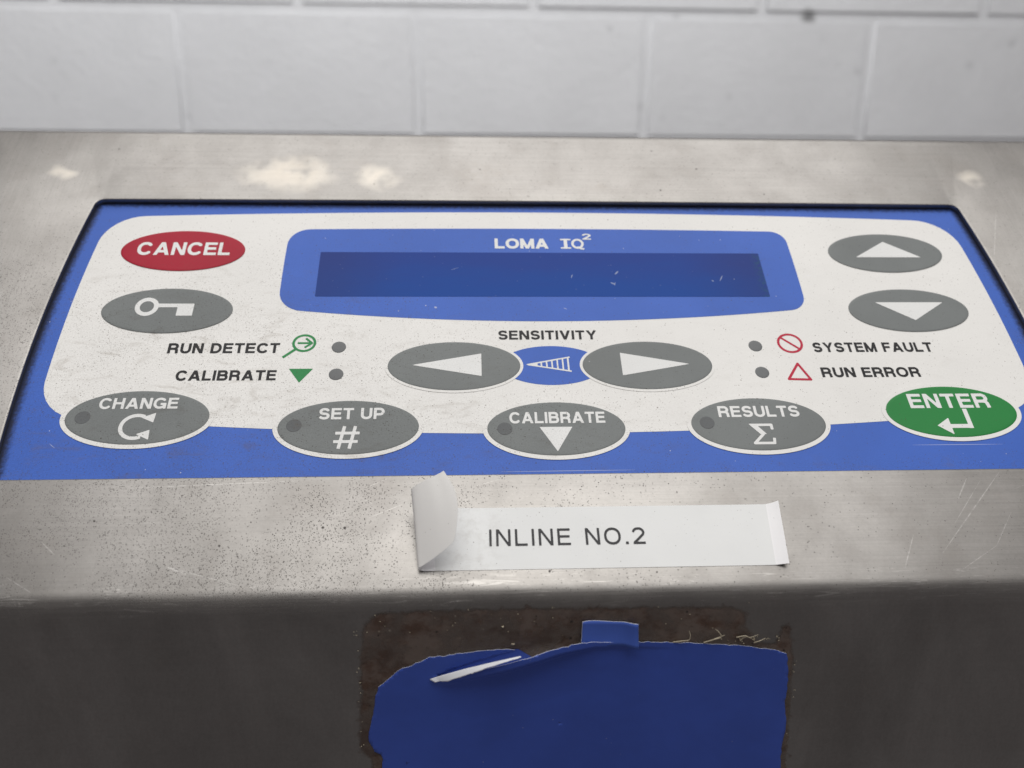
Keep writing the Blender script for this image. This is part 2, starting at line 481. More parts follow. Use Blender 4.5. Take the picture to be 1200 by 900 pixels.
# ================================================================== materials
def steel_material():
    N = Nodes('brushed_steel'); mm, flat, u, v, h = panel_coords(N)
    # which way the sheet was brushed: along the face, but along the slope at both ends
    au = N.math('ABSOLUTE', N.math('SUBTRACT', u, 2.0))
    side = N.smooth(N.math('ADD', au, N.math('MULTIPLY', N.math('SUBTRACT', N.noise(mm, .03), .5), 40)), 108, 150)
    across = N.noise(N.vec('MULTIPLY', mm, (.035, 2.4, 2.4)), 1.0, 4, .65)
    across2 = N.noise(N.vec('MULTIPLY', mm, (.012, .75, .75)), 1.0, 3, .6)
    along = N.noise(N.vec('MULTIPLY', mm, (2.2, .05, .05)), 1.0, 4, .65)
    along2 = N.noise(N.vec('MULTIPLY', N.vec('ADD', mm, (7, 0, 0)), (.9, .03, .2)), 1.0, 3, .6)
    st1 = N.n('ShaderNodeMix', {'Factor': side, 'A': across, 'B': along}); st2 = N.n('ShaderNodeMix', {'Factor': side, 'A': across2, 'B': along2})
    cloud = N.noise(mm, .022, 5, .6, .6); cloud2 = N.noise(N.vec('ADD', mm, (90, 40, 10)), .07, 4, .6)
    grain = N.noise(mm, 1.6, 2, .7)
    col = N.mix(N.smooth(cloud, .3, .7), (.222, .213, .202), (.272, .262, .250))
    col = N.mix(N.math('MULTIPLY', N.smooth(cloud2, .5, .72), .3), col, (.228, .212, .197))
    face = N.smooth(h, -1.0, 1.0)
    onface = N.math('ADD', N.math('MULTIPLY', face, .75), .25)
    k = N.math('ADD', N.math('MULTIPLY', N.math('SUBTRACT', st1, .5), .36), N.math('MULTIPLY', N.math('SUBTRACT', st2, .5), .16))
    k = N.math('MULTIPLY', k, onface)
    k = N.math('ADD', N.math('ADD', k, 1.0), N.math('MULTIPLY', N.math('SUBTRACT', grain, .5), .22))
    smear = N.noise(N.vec('MULTIPLY', mm, (.05, .016, .016)), 1.0, 5, .6, .9)
    fgrain = N.noise(N.vec('MULTIPLY', mm, (1.6, .5, .5)), 1.0, 3, .7)
    offf = N.math('SUBTRACT', 1.0, face)
    k = N.math('ADD', k, N.math('MULTIPLY', offf, N.math('ADD', N.math('MULTIPLY', N.math('SUBTRACT', smear, .5), .55), N.math('MULTIPLY', N.math('SUBTRACT', fgrain, .5), .16))))
    col = N.n('ShaderNodeVectorMath', {0: col, 'Scale': k}, operation='SCALE')
    # pits and dirt grains: thick on the lower left, thin elsewhere
    left = N.smooth(u, 45, -70); lowv = N.smooth(v, -20, -34)
    leftside = N.math('MULTIPLY', N.smooth(u, -112, -128), N.smooth(v, 62, 20))
    patch = N.smooth(N.noise(mm, .045, 3, .6), .34, .62)
    dens = N.math('MULTIPLY', N.math('MAXIMUM', N.math('MULTIPLY', left, lowv), N.math('MULTIPLY', leftside, .7)), patch)
    dens = N.math('MULTIPLY', N.math('ADD', N.math('MULTIPLY', dens, 1.25), .06), face)
    pit = N.specks(mm, 2.0, .32, dens)
    pit2 = N.specks(mm, 3.3, .55, N.math('MULTIPLY', dens, 1.3))
    pits = N.math('MAXIMUM', pit, N.math('MULTIPLY', pit2, .8))
    big = N.specks(mm, .22, .03, N.math('MULTIPLY', face, .3))
    pits = N.math('MAXIMUM', pits, big)
    col = N.mix(N.math('MULTIPLY', pits, .88), col, (.06, .052, .047))
    # pale cream, less metallic marks near the top edge and greasy smears
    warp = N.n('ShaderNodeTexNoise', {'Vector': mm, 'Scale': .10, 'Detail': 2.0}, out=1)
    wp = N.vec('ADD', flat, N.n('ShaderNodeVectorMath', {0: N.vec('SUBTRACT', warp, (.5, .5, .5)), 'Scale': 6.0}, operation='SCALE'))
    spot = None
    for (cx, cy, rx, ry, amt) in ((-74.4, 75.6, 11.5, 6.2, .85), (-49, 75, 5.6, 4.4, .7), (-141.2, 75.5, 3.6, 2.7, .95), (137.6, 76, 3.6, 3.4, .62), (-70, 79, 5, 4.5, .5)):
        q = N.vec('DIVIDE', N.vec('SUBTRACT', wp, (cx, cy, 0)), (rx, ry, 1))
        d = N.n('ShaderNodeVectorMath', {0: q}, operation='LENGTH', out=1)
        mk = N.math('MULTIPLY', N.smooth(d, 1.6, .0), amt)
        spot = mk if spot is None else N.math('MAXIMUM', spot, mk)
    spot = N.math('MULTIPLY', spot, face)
    dark = None
    for (cx, cy, rx, ry, amt) in ((-60, 79, 16, 4, .35), (-16, 76, 14, 8, .28), (22, 71, 8, 2.5, .4), (-108, 70, 20, 5, .2)):
        q = N.vec('DIVIDE', N.vec('SUBTRACT', wp, (cx, cy, 0)), (rx, ry, 1))
        d = N.n('ShaderNodeVectorMath', {0: q}, operation='LENGTH', out=1)
        mk = N.math('MULTIPLY', N.smooth(d, 1.2, .2), amt)
        dark = mk if dark is None else N.math('MAXIMUM', dark, mk)
    dark = N.math('MULTIPLY', N.math('MULTIPLY', dark, N.smooth(N.noise(mm, .5, 3), .3, .65)), face)
    col = N.mix(dark, col, (.22, .20, .18))
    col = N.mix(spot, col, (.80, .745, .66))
    # scratches
    rnd = random.Random(4)
    lines = [((105.8, -29.5, H), (84.8, -50.1, H), .22), ((79.5, -45.5, H), (75, -53.5, H), .2), ((104.7, -40.1, H), (98, -48.5, H), .16), ((98, -48.5, H), (88, -54.1, H), .16),
             ((97.3, -30.9, H), (93.2, -36.5, H), .25), ((100.5, -31.5, H), (90, -43, H), .13), ((-86.5, -50.2, H), (-81.5, -52.2, H), .28), ((-86.5, -50.2, H), (-70, -55, H), .12), ((-114, -44, H), (-110.5, -47, H), .2),
             ((112, -46, H), (109, -55, H), .14), ((-119, -52, H), (-113, -55.5, H), .16), ((-98, -31, H), (-60, -29.6, H), .12), ((131, 40, H), (140, 62, H), .14), ((128, 58, H), (126, 66, H), .14)]
    for _ in range(10):
        a = (rnd.uniform(-120, 125), rnd.uniform(-55, -30), H); L = rnd.uniform(2, 14); t_ = rnd.uniform(-.9, .9)
        lines.append((a, (a[0] + L * math.cos(t_), a[1] + L * math.sin(t_) * .6, H), rnd.uniform(.05, .09)))
    sc = scratches(N, mm, lines)
    sc = N.math('MULTIPLY', sc, N.smooth(N.noise(mm, .8, 3, .7), .3, .6))
    col = N.mix(N.math('MULTIPLY', sc, .3), col, (.70, .69, .67))
    rub = N.math('MULTIPLY', N.smooth(N.noise(N.vec('MULTIPLY', mm, (.10, .9, .9)), 1.0, 4, .7, 1.2), .56, .7), N.math('MULTIPLY', N.smooth(v, -52, -55.5), face))
    col = N.mix(N.math('MULTIPLY', rub, .28), col, (.70, .68, .65))
    rough = N.math('ADD', N.math('MULTIPLY', st1, .16), .27)
    rough = N.math('ADD', rough, N.math('MULTIPLY', N.smooth(cloud2, .35, .7), .08))
    rough = N.math('ADD', rough, N.math('MULTIPLY', pits, .3))
    rough = N.math('ADD', rough, N.math('MULTIPLY', spot, .25), clamp=True)
    hgt = N.math('ADD', N.math('MULTIPLY', st1, .5), N.math('ADD', N.math('MULTIPLY', grain, .25), N.math('MULTIPLY', pits, -.6)))
    nb = N.bump(hgt, .26, .00006)
    wave = N.n('ShaderNodeBump', {'Height': N.noise(mm, .035, 2, .4), 'Strength': .5, 'Distance': .0006, 'Normal': nb})
    N.set(color=col, metal=N.math('SUBTRACT', 1.0, N.math('MULTIPLY', N.math('MAXIMUM', pits, N.math('MULTIPLY', spot, .9)), .8)), rough=rough, normal=wave)
    return N.m

def sheet_material(name, rgb, rough=.42, dirt=1.0, vary=.06, grime=(.16, .13, .10), light_specks=0.0, marks=None, edge=False):
    """printed polycarbonate with a fine velvet texture, dust in its pores"""
    N = Nodes(name); mm, flat, u, v, h = panel_coords(N)
    tone = N.noise(flat, .03, 4, .6)
    col = N.mix(N.smooth(tone, .3, .7), tuple(c * (1 - vary) for c in rgb), tuple(min(1, c * (1 + vary)) for c in rgb))
    area_ = N.math('MAXIMUM', N.math('MULTIPLY', N.smooth(u, 30, -90), N.smooth(v, 62, 8)), N.math('MULTIPLY', N.smooth(u, 70, -40), N.smooth(v, 10, -16)))
    area_ = N.math('MAXIMUM', area_, N.math('MULTIPLY', N.smooth(v, -22, -27.5), .8))
    area_ = N.math('MAXIMUM', area_, N.math('MULTIPLY', N.smooth(N.math('ABSOLUTE', u), 124, 131), .7))
    patch = N.smooth(N.noise(flat, .055, 4, .65), .36, .66)
    dens = N.math('ADD', N.math('MULTIPLY', N.math('MULTIPLY', area_, patch), .95 * dirt), .08 * dirt)
    sp = N.math('MAXIMUM', N.specks(flat, 1.9, .33, dens), N.math('MULTIPLY', N.specks(flat, 3.3, .48, dens), .8))
    sp = N.math('MAXIMUM', sp, N.specks(flat, .35, .035, .16 * dirt))
    smear = N.math('MULTIPLY', N.smooth(N.noise(N.vec('MULTIPLY', flat, (.12, .3, 1)), 1.0, 5, .7, .8), .5, .78), N.math('ADD', N.math('MULTIPLY', area_, .32 * dirt), .05 * dirt))
    col = N.mix(smear, col, grime)
    col = N.mix(N.math('MULTIPLY', sp, .72), col, (grime[0] * .5, grime[1] * .5, grime[2] * .5))
    # recess shadow painted along sides and top, plus dirt where sheet meets steel
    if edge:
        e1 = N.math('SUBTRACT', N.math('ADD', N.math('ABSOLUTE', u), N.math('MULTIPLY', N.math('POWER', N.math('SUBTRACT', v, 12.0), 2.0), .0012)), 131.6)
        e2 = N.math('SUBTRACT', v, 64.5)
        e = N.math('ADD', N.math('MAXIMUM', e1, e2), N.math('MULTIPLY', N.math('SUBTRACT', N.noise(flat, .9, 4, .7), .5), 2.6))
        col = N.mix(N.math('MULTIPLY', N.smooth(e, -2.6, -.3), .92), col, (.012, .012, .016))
    if light_specks:
        lt = N.specks(N.vec('ADD', flat, (31, 17, 0)), 1.1, .16, light_specks)
        col = N.mix(N.math('MULTIPLY', lt, .6), col, (.85, .85, .85))
    pores = N.noise(flat, 2.6, 3, .7)
    pk = N.math('ADD', N.math('MULTIPLY', N.math('SUBTRACT', pores, .5), N.math('ADD', N.math('MULTIPLY', area_, .45), .20)), 1.0)
    col = N.n('ShaderNodeVectorMath', {0: col, 'Scale': pk}, operation='SCALE')
    if marks:
        col = N.mix(N.math('MULTIPLY', scratches(N, flat, marks), .6), col, (.85, .85, .85))
    nb = N.bump(N.math('ADD', pores, N.math('MULTIPLY', tone, .4)), .22, .00008)
    N.set(color=col, rough=N.math('ADD', rough, N.math('MULTIPLY', smear, .6)), normal=nb, spec=.16)
    return N.m

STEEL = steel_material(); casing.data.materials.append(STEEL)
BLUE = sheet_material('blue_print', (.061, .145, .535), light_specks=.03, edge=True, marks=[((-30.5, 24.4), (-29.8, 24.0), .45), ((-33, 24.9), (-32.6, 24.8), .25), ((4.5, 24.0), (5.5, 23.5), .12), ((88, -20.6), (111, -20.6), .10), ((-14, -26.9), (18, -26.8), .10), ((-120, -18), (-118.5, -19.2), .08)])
WHITE = sheet_material('white_print', (.83, .825, .80), dirt=1.15, vary=.025, grime=(.36, .32, .27), marks=[((-66, 57.6), (-62.5, 57.6), .28), ((-43.5, 57.5), (-39, 57.3), .35), ((74.5, 36.2), (76.5, 36.2), .5), ((77, 36.1), (78, 36), .3)])
GREY = sheet_material('grey_print', (.192, .207, .206), dirt=.8, vary=.07, grime=(.10, .085, .07), light_specks=.02)
RED = sheet_material('red_print', (.385, .011, .032), dirt=.6)
GREEN = sheet_material('green_print', (.028, .225, .058), dirt=.5)
LEGEND = sheet_material('white_legend', (.80, .81, .80), dirt=.5, vary=.03, grime=(.4, .37, .33))
BLACKINK = sheet_material('black_ink', (.022, .022, .024), dirt=.2)
REDINK = sheet_material('red_ink', (.50, .02, .055), dirt=.2)
GREENINK = sheet_material('green_ink', (.03, .24, .075), dirt=.2)
LEDMAT = sheet_material('indicator_print', (.165, .172, .175), dirt=.4)
DENT = sheet_material('indicator_window_print', (.130, .138, .142), dirt=.8, rough=.5)

def lcd_material():
    N = Nodes('display_glass'); mm, flat, u, v, h = panel_coords(N)
    a = N.noise(N.vec('MULTIPLY', flat, (.045, .12, 1)), 1.0, 4, .6)
    tint = N.smooth(N.math('ADD', v, N.math('MULTIPLY', N.math('SUBTRACT', a, .5), 16)), 44, 30)
    col = N.mix(tint, (.026, .062, .285), (.018, .072, .32))
    ends = N.smooth(N.math('ADD', N.math('ABSOLUTE', u), N.math('MULTIPLY', a, 12)), 42, 68)
    col = N.mix(N.math('MULTIPLY', ends, .55), col, (.034, .05, .19))
    edge = N.math('MULTIPLY', N.smooth(u, 59.5, 62.6), N.smooth(N.noise(flat, .7, 4, .7), .42, .6))
    col = N.mix(N.math('MULTIPLY', edge, .55), col, (.03, .10, .16))
    lines = [((7.5, 35), (7.9, 36.3), .22), ((18.4, 33.3), (19.6, 32.6), .35), ((19.4, 32.2), (19.7, 33.4), .2), ((47.2, 34.2), (47.8, 33.8), .3), ((49.6, 34), (50.6, 36), .22), ((53.6, 34.7), (53.9, 34.6), .2), ((-26, 38), (-24, 38.8), .10), ((20, 36.4), (21, 37.6), .35)]
    col = N.mix(N.math('MULTIPLY', scratches(N, flat, lines), .6), col, (.6, .65, .75))
    sp = N.specks(flat, 1.3, .2, .10)
    col = N.mix(N.math('MULTIPLY', sp, .25), col, (.35, .38, .5))
    N.set(color=col, rough=.5, spec=.08, normal=N.bump(N.noise(flat, 3.0, 2), .15, .00006))
    return N.m
LCD = lcd_material()

# ================================================================== keypad
def part(name, mesh, mat, u=0, v=0, h=0, parent=None, label=None):
    if parent is None or parent is console:
        o = link(name, mesh, [mat], console, PLOC @ tr(u, v, h))
    else:
        o = link(name, mesh, [mat], parent, tr(u, v, h))
    if label: o['label'] = label
    return o

sheet_hw = lambda v: cut_hw(v) + 1.2
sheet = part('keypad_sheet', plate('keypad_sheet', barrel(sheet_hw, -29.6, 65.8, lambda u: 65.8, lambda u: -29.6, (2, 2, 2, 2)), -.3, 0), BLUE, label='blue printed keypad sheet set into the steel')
wf_hw = lambda v: 126.2 - .00125 * (v - 14) ** 2
wf = barrel(wf_hw, -9, 57.5, lambda u: 61.4 - .000188 * u * u, lambda u: -16.3 + .00040 * u * u, (10.5, 10, 10, 10.5))
part('white_field', plate('white_field', wf, 0.0, .05), WHITE, label='off-white printed field behind the keys')
ds = barrel(lambda v: 72.4 - .0011 * (v - 40) ** 2, 24, 53, lambda u: 54.5 - .00014 * u * u, lambda u: 19.3 + .00085 * u * u, (4.5, 6, 6, 4.5))
surround = part('display_surround', plate('display_surround', ds, .02, .10), BLUE, label='blue printed frame round the display')
lcd_o = barrel(lambda v: 62.7, 28.2, 44.7, lambda u: 44.75, lambda u: 28.1, (.3, .3, .3, .3), 6)
part('display_window', plate('display_window', lcd_o, .08, .16), LCD, parent=surround, label='dark blank display window')

def iq_fn(X, Y):
    w = .95
    return np.minimum.reduce([d_box(X, Y, (6.9, 46.4), (6.9, 50.4), 1.0), d_box(X, Y, (5.4, 46.7), (8.4, 46.7), .55), d_box(X, Y, (5.4, 50.1), (8.4, 50.1), .55),
                              d_stroke(X, Y, arc(10.35, 48.4, 1.45, 1.65, 0, 360, 30)[:-1], .72, True), d_stroke(X, Y, [(10.2, 47.2), (11.3, 46.4), (12.2, 46.4)], .6)])
def merged(name, parts_):
    vs, fs = [], []
    for me in parts_:
        b = len(vs); vs += [tuple(c / MM for c in q.co) for q in me.vertices]; fs += [tuple(b + i for i in p.vertices) for p in me.polygons]
        bpy.data.meshes.remove(me)
    return mesh_from(name, vs, fs)
part('lettering', merged('maker_lettering', [text_mesh('t1', 'LOMA', -13.6, 1.9, 46.4, 4.0, .15, .235, .08), shape_mesh('t2', iq_fn, 5, 13, 45.8, 51, .15, .12), text_mesh('t3', '2', 11.9, 14.5, 50.1, 2.4, .15, .2)]), LEGEND, parent=surround, label='white lettering above the display')

# keys -----------------------------------------------------------
KA, KB = 17.0, 7.75
KEY_RINGS = [(0, 0), (.03, .03), (.16, .065), (.4, .09), (.9, .105)]
key_me = pillow('key_cap', KA, KB, KEY_RINGS)
rim_me = plate('key_rim', ellipse_pts(KA + 1.15, KB + 1.15, 80), 0, .05)
rim_thin = plate('key_rim_thin', ellipse_pts(KA + .75, KB + .75, 80), 0, .05)
dent_me = pillow('indicator_window', 1.85, 1.85, [(0, 0), (.06, .03), (.25, .025), (.8, .012)], 32)
K0, KT = .14, .14 + .135
def key(mat, u, v, label, rim=None, dent=False):
    me = key_me if mat is GREY else pillow('key_cap', KA, KB, KEY_RINGS)
    k = part('key', me, mat, u, v, K0, label=label)
    if rim is not None: part('key_rim', rim, WHITE, 0, 0, -.05, parent=k)
    if dent is not False: part('indicator_window', dent_me, DENT, dent[0] - u, dent[1] - v, .11, parent=k)
    return k
def print_on(k, name, mesh, u, v, mat=None):
    """mesh drawn in keypad coordinates at height KT -> child of key k"""
    mesh.transform(Matrix.Translation((-u * MM, -v * MM, -K0 * MM)))
    return part(name, mesh, mat or LEGEND, parent=k)

k = key(RED, -100.7, 45.1, 'red oval CANCEL key'); print_on(k, 'lettering', text_mesh('l', 'CANCEL', -113.3, -87.8, 43.3, 4.9, KT, .21, .115), -100.7, 45.1)
k = key(GREY, -100.8, 23.1, 'grey oval key with a white key symbol')
keyfn = union(lambda X, Y: d_stroke(X, Y, arc(-106.3, 24.3, 2.45, 2.55, 0, 360, 36)[:-1], 1.25, True), lambda X, Y: d_box(X, Y, (-103.6, 24.75), (-94.1, 24.75), 1.25), lambda X, Y: d_box(X, Y, (-96.2, 21.2), (-96.2, 25.37), 4.2))
print_on(k, 'symbol', shape_mesh('s', keyfn, -110.5, -93, 20.5, 28.2, KT), -100.8, 23.1)

k = key(GREY, -101.25, -10.8, 'grey oval CHANGE key', rim_me, (-114.1, -10.8)); print_on(k, 'lettering', text_mesh('l', 'CHANGE', -111.1, -92.3, -8.4, 3.2, KT, .21, .115, .42), -101.25, -10.8)
cx, cy = -101.1, -13.6
chfn = union(lambda X, Y: d_stroke(X, Y, arc(cx, cy, 3.5, 3.25, 62, 298, 34), .95),
             tri_fn([(-100.2, -11.0), (-97.2, -12.4), (-97.0, -9.6)]), tri_fn([(-100.6, -15.7), (-97.6, -14.5), (-97.4, -17.3)]))
print_on(k, 'symbol', shape_mesh('s', chfn, -106, -96, -18.5, -8.8, KT), -101.25, -10.8)

k = key(GREY, -50.6, -14.1, 'grey oval SET UP key', rim_me, (-63.7, -13.6)); print_on(k, 'lettering', text_mesh('l', 'SET UP', -58.0, -42.1, -11.9, 3.3, KT, .21, .115, .42), -50.6, -14.1)
hfn = union(*[(lambda X, Y, a=a, b=b: d_box(X, Y, a, b, .8)) for a, b in (((-52.6, -20.3), (-51.5, -13.9)), ((-50.0, -20.3), (-48.9, -13.9)), ((-53.6, -15.9), (-47.8, -15.9)), ((-53.9, -18.3), (-48.1, -18.3)))])
print_on(k, 'symbol', shape_mesh('s', hfn, -54.5, -47.2, -20.8, -13.4, KT, .12), -50.6, -14.1)

k = key(GREY, 0, -14.95, 'grey oval CALIBRATE key with a white triangle', rim_me, (-12.7, -15.0)); print_on(k, 'lettering', text_mesh('l', 'CALIBRATE', -11.5, 12.2, -13.5, 3.3, KT, .21, .115), 0, -14.95)
print_on(k, 'symbol', shape_mesh('s', tri_fn([(-4.2, -14.6), (3.9, -14.6), (-.15, -21.6)]), -5, 5, -22.2, -14, KT), 0, -14.95)

k = key(GREY, 50.6, -14.1, 'grey oval RESULTS key', rim_me, (37.6, -13.7)); print_on(k, 'lettering', text_mesh('l', 'RESULTS', 40.9, 61.6, -12.1, 3.3, KT, .21, .115, .42), 50.6, -14.1)
sgfn = union(lambda X, Y: d_stroke(X, Y, [(53.6, -15.9), (53.6, -14.5), (48.6, -14.5), (51.1, -17.2), (48.5, -19.8), (53.4, -19.8), (53.6, -18.3)], .72), tri_fn([(47.9, -14.15), (49.6, -14.15), (52.0, -17.2), (50.4, -17.2)]))
print_on(k, 'symbol', shape_mesh('s', sgfn, 47, 55, -20.6, -13.5, KT, .12), 50.6, -14.1)

k = key(GREEN, 101.25, -10.8, 'green oval ENTER key', rim_me); print_on(k, 'lettering', text_mesh('l', 'ENTER', 90.9, 112.2, -9.8, 4.4, KT, .205, .12), 101.25, -10.8)
enfn = union(lambda X, Y: d_box(X, Y, (104.7, -15.95), (104.7, -10.1), 1.15), lambda X, Y: d_box(X, Y, (99.2, -15.3), (105.28, -15.3), 1.15), tri_fn([(96.1, -15.1), (99.6, -12.8), (99.6, -17.8)]))
print_on(k, 'symbol', shape_mesh('s', enfn, 95, 106.5, -18.8, -9.6, KT), 101.25, -10.8)

k = key(GREY, -25.07, 4.4, 'grey oval key with an arrow pointing left', rim_thin); print_on(k, 'symbol', shape_mesh('s', tri_fn([(-35.9, 4.6), (-18.1, 8.25), (-18.1, 1.0)]), -37, -17, 0, 9, KT), -25.07, 4.4)
k = key(GREY, 25.07, 4.4, 'grey oval key with an arrow pointing right', rim_thin); print_on(k, 'symbol', shape_mesh('s', tri_fn([(36.2, 4.6), (18.2, 8.35), (18.2, 1.0)]), 17, 37.4, 0, 9.4, KT), 25.07, 4.4)
k = key(GREY, 100.7, 45.1, 'grey oval key with an arrow pointing up'); print_on(k, 'symbol', shape_mesh('s', tri_fn([(91.4, 43.3), (110.9, 43.3), (101.2, 49.6)]), 90, 112, 42, 50.4, KT), 100.7, 45.1)
k = key(GREY, 100.8, 23.1, 'grey oval key with an arrow pointing down'); print_on(k, 'symbol', shape_mesh('s', tri_fn([(91.9, 25.9), (111.4, 25.9), (101.6, 19.4)]), 90, 112, 18.6, 26.8, KT), 100.8, 23.1)

# sensitivity badge
badge = part('sensitivity_badge', plate('sensitivity_badge', ellipse_pts(13.2, 6.3, 64), 0, .05), BLUE, 0, 4.5, .04, label='blue badge between the two arrow keys')
ladder = [lambda X, Y: d_stroke(X, Y, [(-6.2, 4.7), (4.9, 7.1)], .42), lambda X, Y: d_stroke(X, Y, [(-6.2, 4.7), (5.1, 2.5)], .42), tri_fn([(-6.8, 4.75), (-3.6, 5.35), (-3.6, 4.2)])]
for i, x in enumerate((-2.6, -1.2, .2, 1.6, 3.0, 4.4)):
    y1 = 4.7 + (x + 6.2) / 11.1 * 2.4; y0 = 4.7 - (x + 6.2) / 11.3 * 2.2
    ladder.append(lambda X, Y, x=x, y0=y0, y1=y1: d_box(X, Y, (x, y0), (x - .05, y1), .40 + .06 * (x > 3)))
sm = shape_mesh('s', union(*ladder), -7.4, 5.8, 1.8, 7.8, .05 + .04 + .03, .1); sm.transform(Matrix.Translation((0, -4.5 * MM, -.04 * MM)))
part('symbol', sm, LEGEND, parent=badge)

# indicator lamps and their captions
led_me = pillow('indicator_lamp', 1.85, 1.85, [(0, 0), (.04, .05), (.2, .09), (.7, .11), (1.4, .12)], 36)
for (u, v, lb) in ((-54.9, 10.65, 'unlit grey indicator beside RUN DETECT'), (-54.9, 1.9, 'unlit grey indicator beside CALIBRATE'), (54.9, 10.65, 'unlit grey indicator beside SYSTEM FAULT'), (54.9, 1.9, 'unlit grey indicator beside RUN ERROR')):
    part('indicator_lamp', led_me, LEDMAT, u, v, .05, label=lb)
TP = .08
part('lettering', text_mesh('t', 'RUN DETECT', -98.2, -70.0, 8.75, 3.3, TP, .225, .115, .46), BLACKINK, label='black RUN DETECT caption')
part('lettering', text_mesh('t', 'CALIBRATE', -94.6, -69.8, .1, 3.2, TP, .225, .115, .46), BLACKINK, label='black CALIBRATE caption')
part('lettering', text_mesh('t', 'SYSTEM FAULT', 70.4, 103.2, 8.5, 3.25, TP, .225, .115, .46), BLACKINK, label='black SYSTEM FAULT caption')
part('lettering', text_mesh('t', 'RUN ERROR', 70.6, 97.1, .2, 3.2, TP, .225, .115, .46), BLACKINK, label='black RUN ERROR caption')
part('lettering', text_mesh('t', 'SENSITIVITY', -13.5, 12.7, 13.0, 3.1, TP, .22, .115), BLACKINK, label='black SENSITIVITY caption')
mg = union(lambda X, Y: d_stroke(X, Y, arc(-63.9, 12.0, 2.75, 2.6, 0, 360, 36)[:-1], .68, True), lambda X, Y: d_box(X, Y, (-65.7, 10.2), (-68.9, 7.3), .75),
           lambda X, Y: d_box(X, Y, (-65.6, 12.0), (-62.4, 12.0), .6), lambda X, Y: d_stroke(X, Y, [(-63.6, 13.6), (-61.9, 12.0), (-63.7, 10.5)], .6))
part('indicator_symbol', shape_mesh('s', mg, -70, -60.4, 6.6, 15.2, TP, .11), GREENINK, label='green magnifier symbol')
part('indicator_symbol', shape_mesh('s', tri_fn([(-66.9, 3.7), (-60.8, 3.7), (-63.9, -.7)]), -67.6, -60, -1.2, 4.3, TP, .12), GREENINK, label='green triangle symbol')
ph = union(lambda X, Y: d_stroke(X, Y, arc(64.5, 11.55, 3.15, 3.0, 0, 360, 40)[:-1], .68, True), lambda X, Y: d_box(X, Y, (62.2, 13.6), (66.9, 9.4), .62))
part('indicator_symbol', shape_mesh('s', ph, 60.6, 68.4, 7.8, 15.2, TP, .11), REDINK, label='red crossed circle symbol')
part('indicator_symbol', shape_mesh('s', lambda X, Y: d_stroke(X, Y, [(64.95, 4.7), (61.5, -.3), (67.3, -.5)], .68, True), 60.8, 68.2, -1.2, 5.4, TP, .11), REDINK, label='red triangle symbol')

# ================================================================== label tape
def paper_material(name, rgb, rough=.5, specks=.14, trans=0.0):
    N = Nodes(name); mm, flat, u, v, h = panel_coords(N)
    col = N.mix(N.smooth(N.noise(flat, .06, 4), .3, .7), tuple(c * .96 for c in rgb), rgb)
    patch = N.smooth(N.noise(flat, .09, 3, .6), .42, .66)
    sp = N.math('MAXIMUM', N.specks(flat, 1.4, .22, N.math('MULTIPLY', patch, specks * 2)), N.math('MULTIPLY', N.specks(flat, 2.8, .3, N.math('MULTIPLY', patch, specks * 2.4)), .6))
    col = N.mix(N.math('MULTIPLY', sp, .6), col, (.2, .18, .16))
    dirt = N.math('MULTIPLY', N.math('MULTIPLY', N.math('MULTIPLY', N.smooth(u, -10, -20), N.smooth(h, 3.4, 2.2)), N.smooth(N.noise(flat, .35, 4, .7), .42, .7)), .2)
    col = N.mix(dirt, col, (.35, .32, .28))
    N.set(color=col, rough=rough, spec=.3, normal=N.bump(N.noise(flat, 1.4, 3), .12, .00008))
    if trans:
        tl = N.n('ShaderNodeBsdfTranslucent', {'Color': col})
        mx = N.n('ShaderNodeMixShader', {0: trans, 1: N.b.outputs[0], 2: tl})
        N.t.links.new(mx, N.t.nodes['Material Output'].inputs['Surface'])
    return N.m
TAPE = paper_material('tape_white', (.83, .845, .84)); TAPEBACK = paper_material('tape_back', (.84, .83, .79), .55, .12)
CURL = paper_material('tape_white_lit', (.95, .95, .96), specks=.03); CURLBACK = paper_material('tape_back_lit', (.95, .945, .92), .6, .04)  # paler tape copies: light on the raised ends is put into the colour

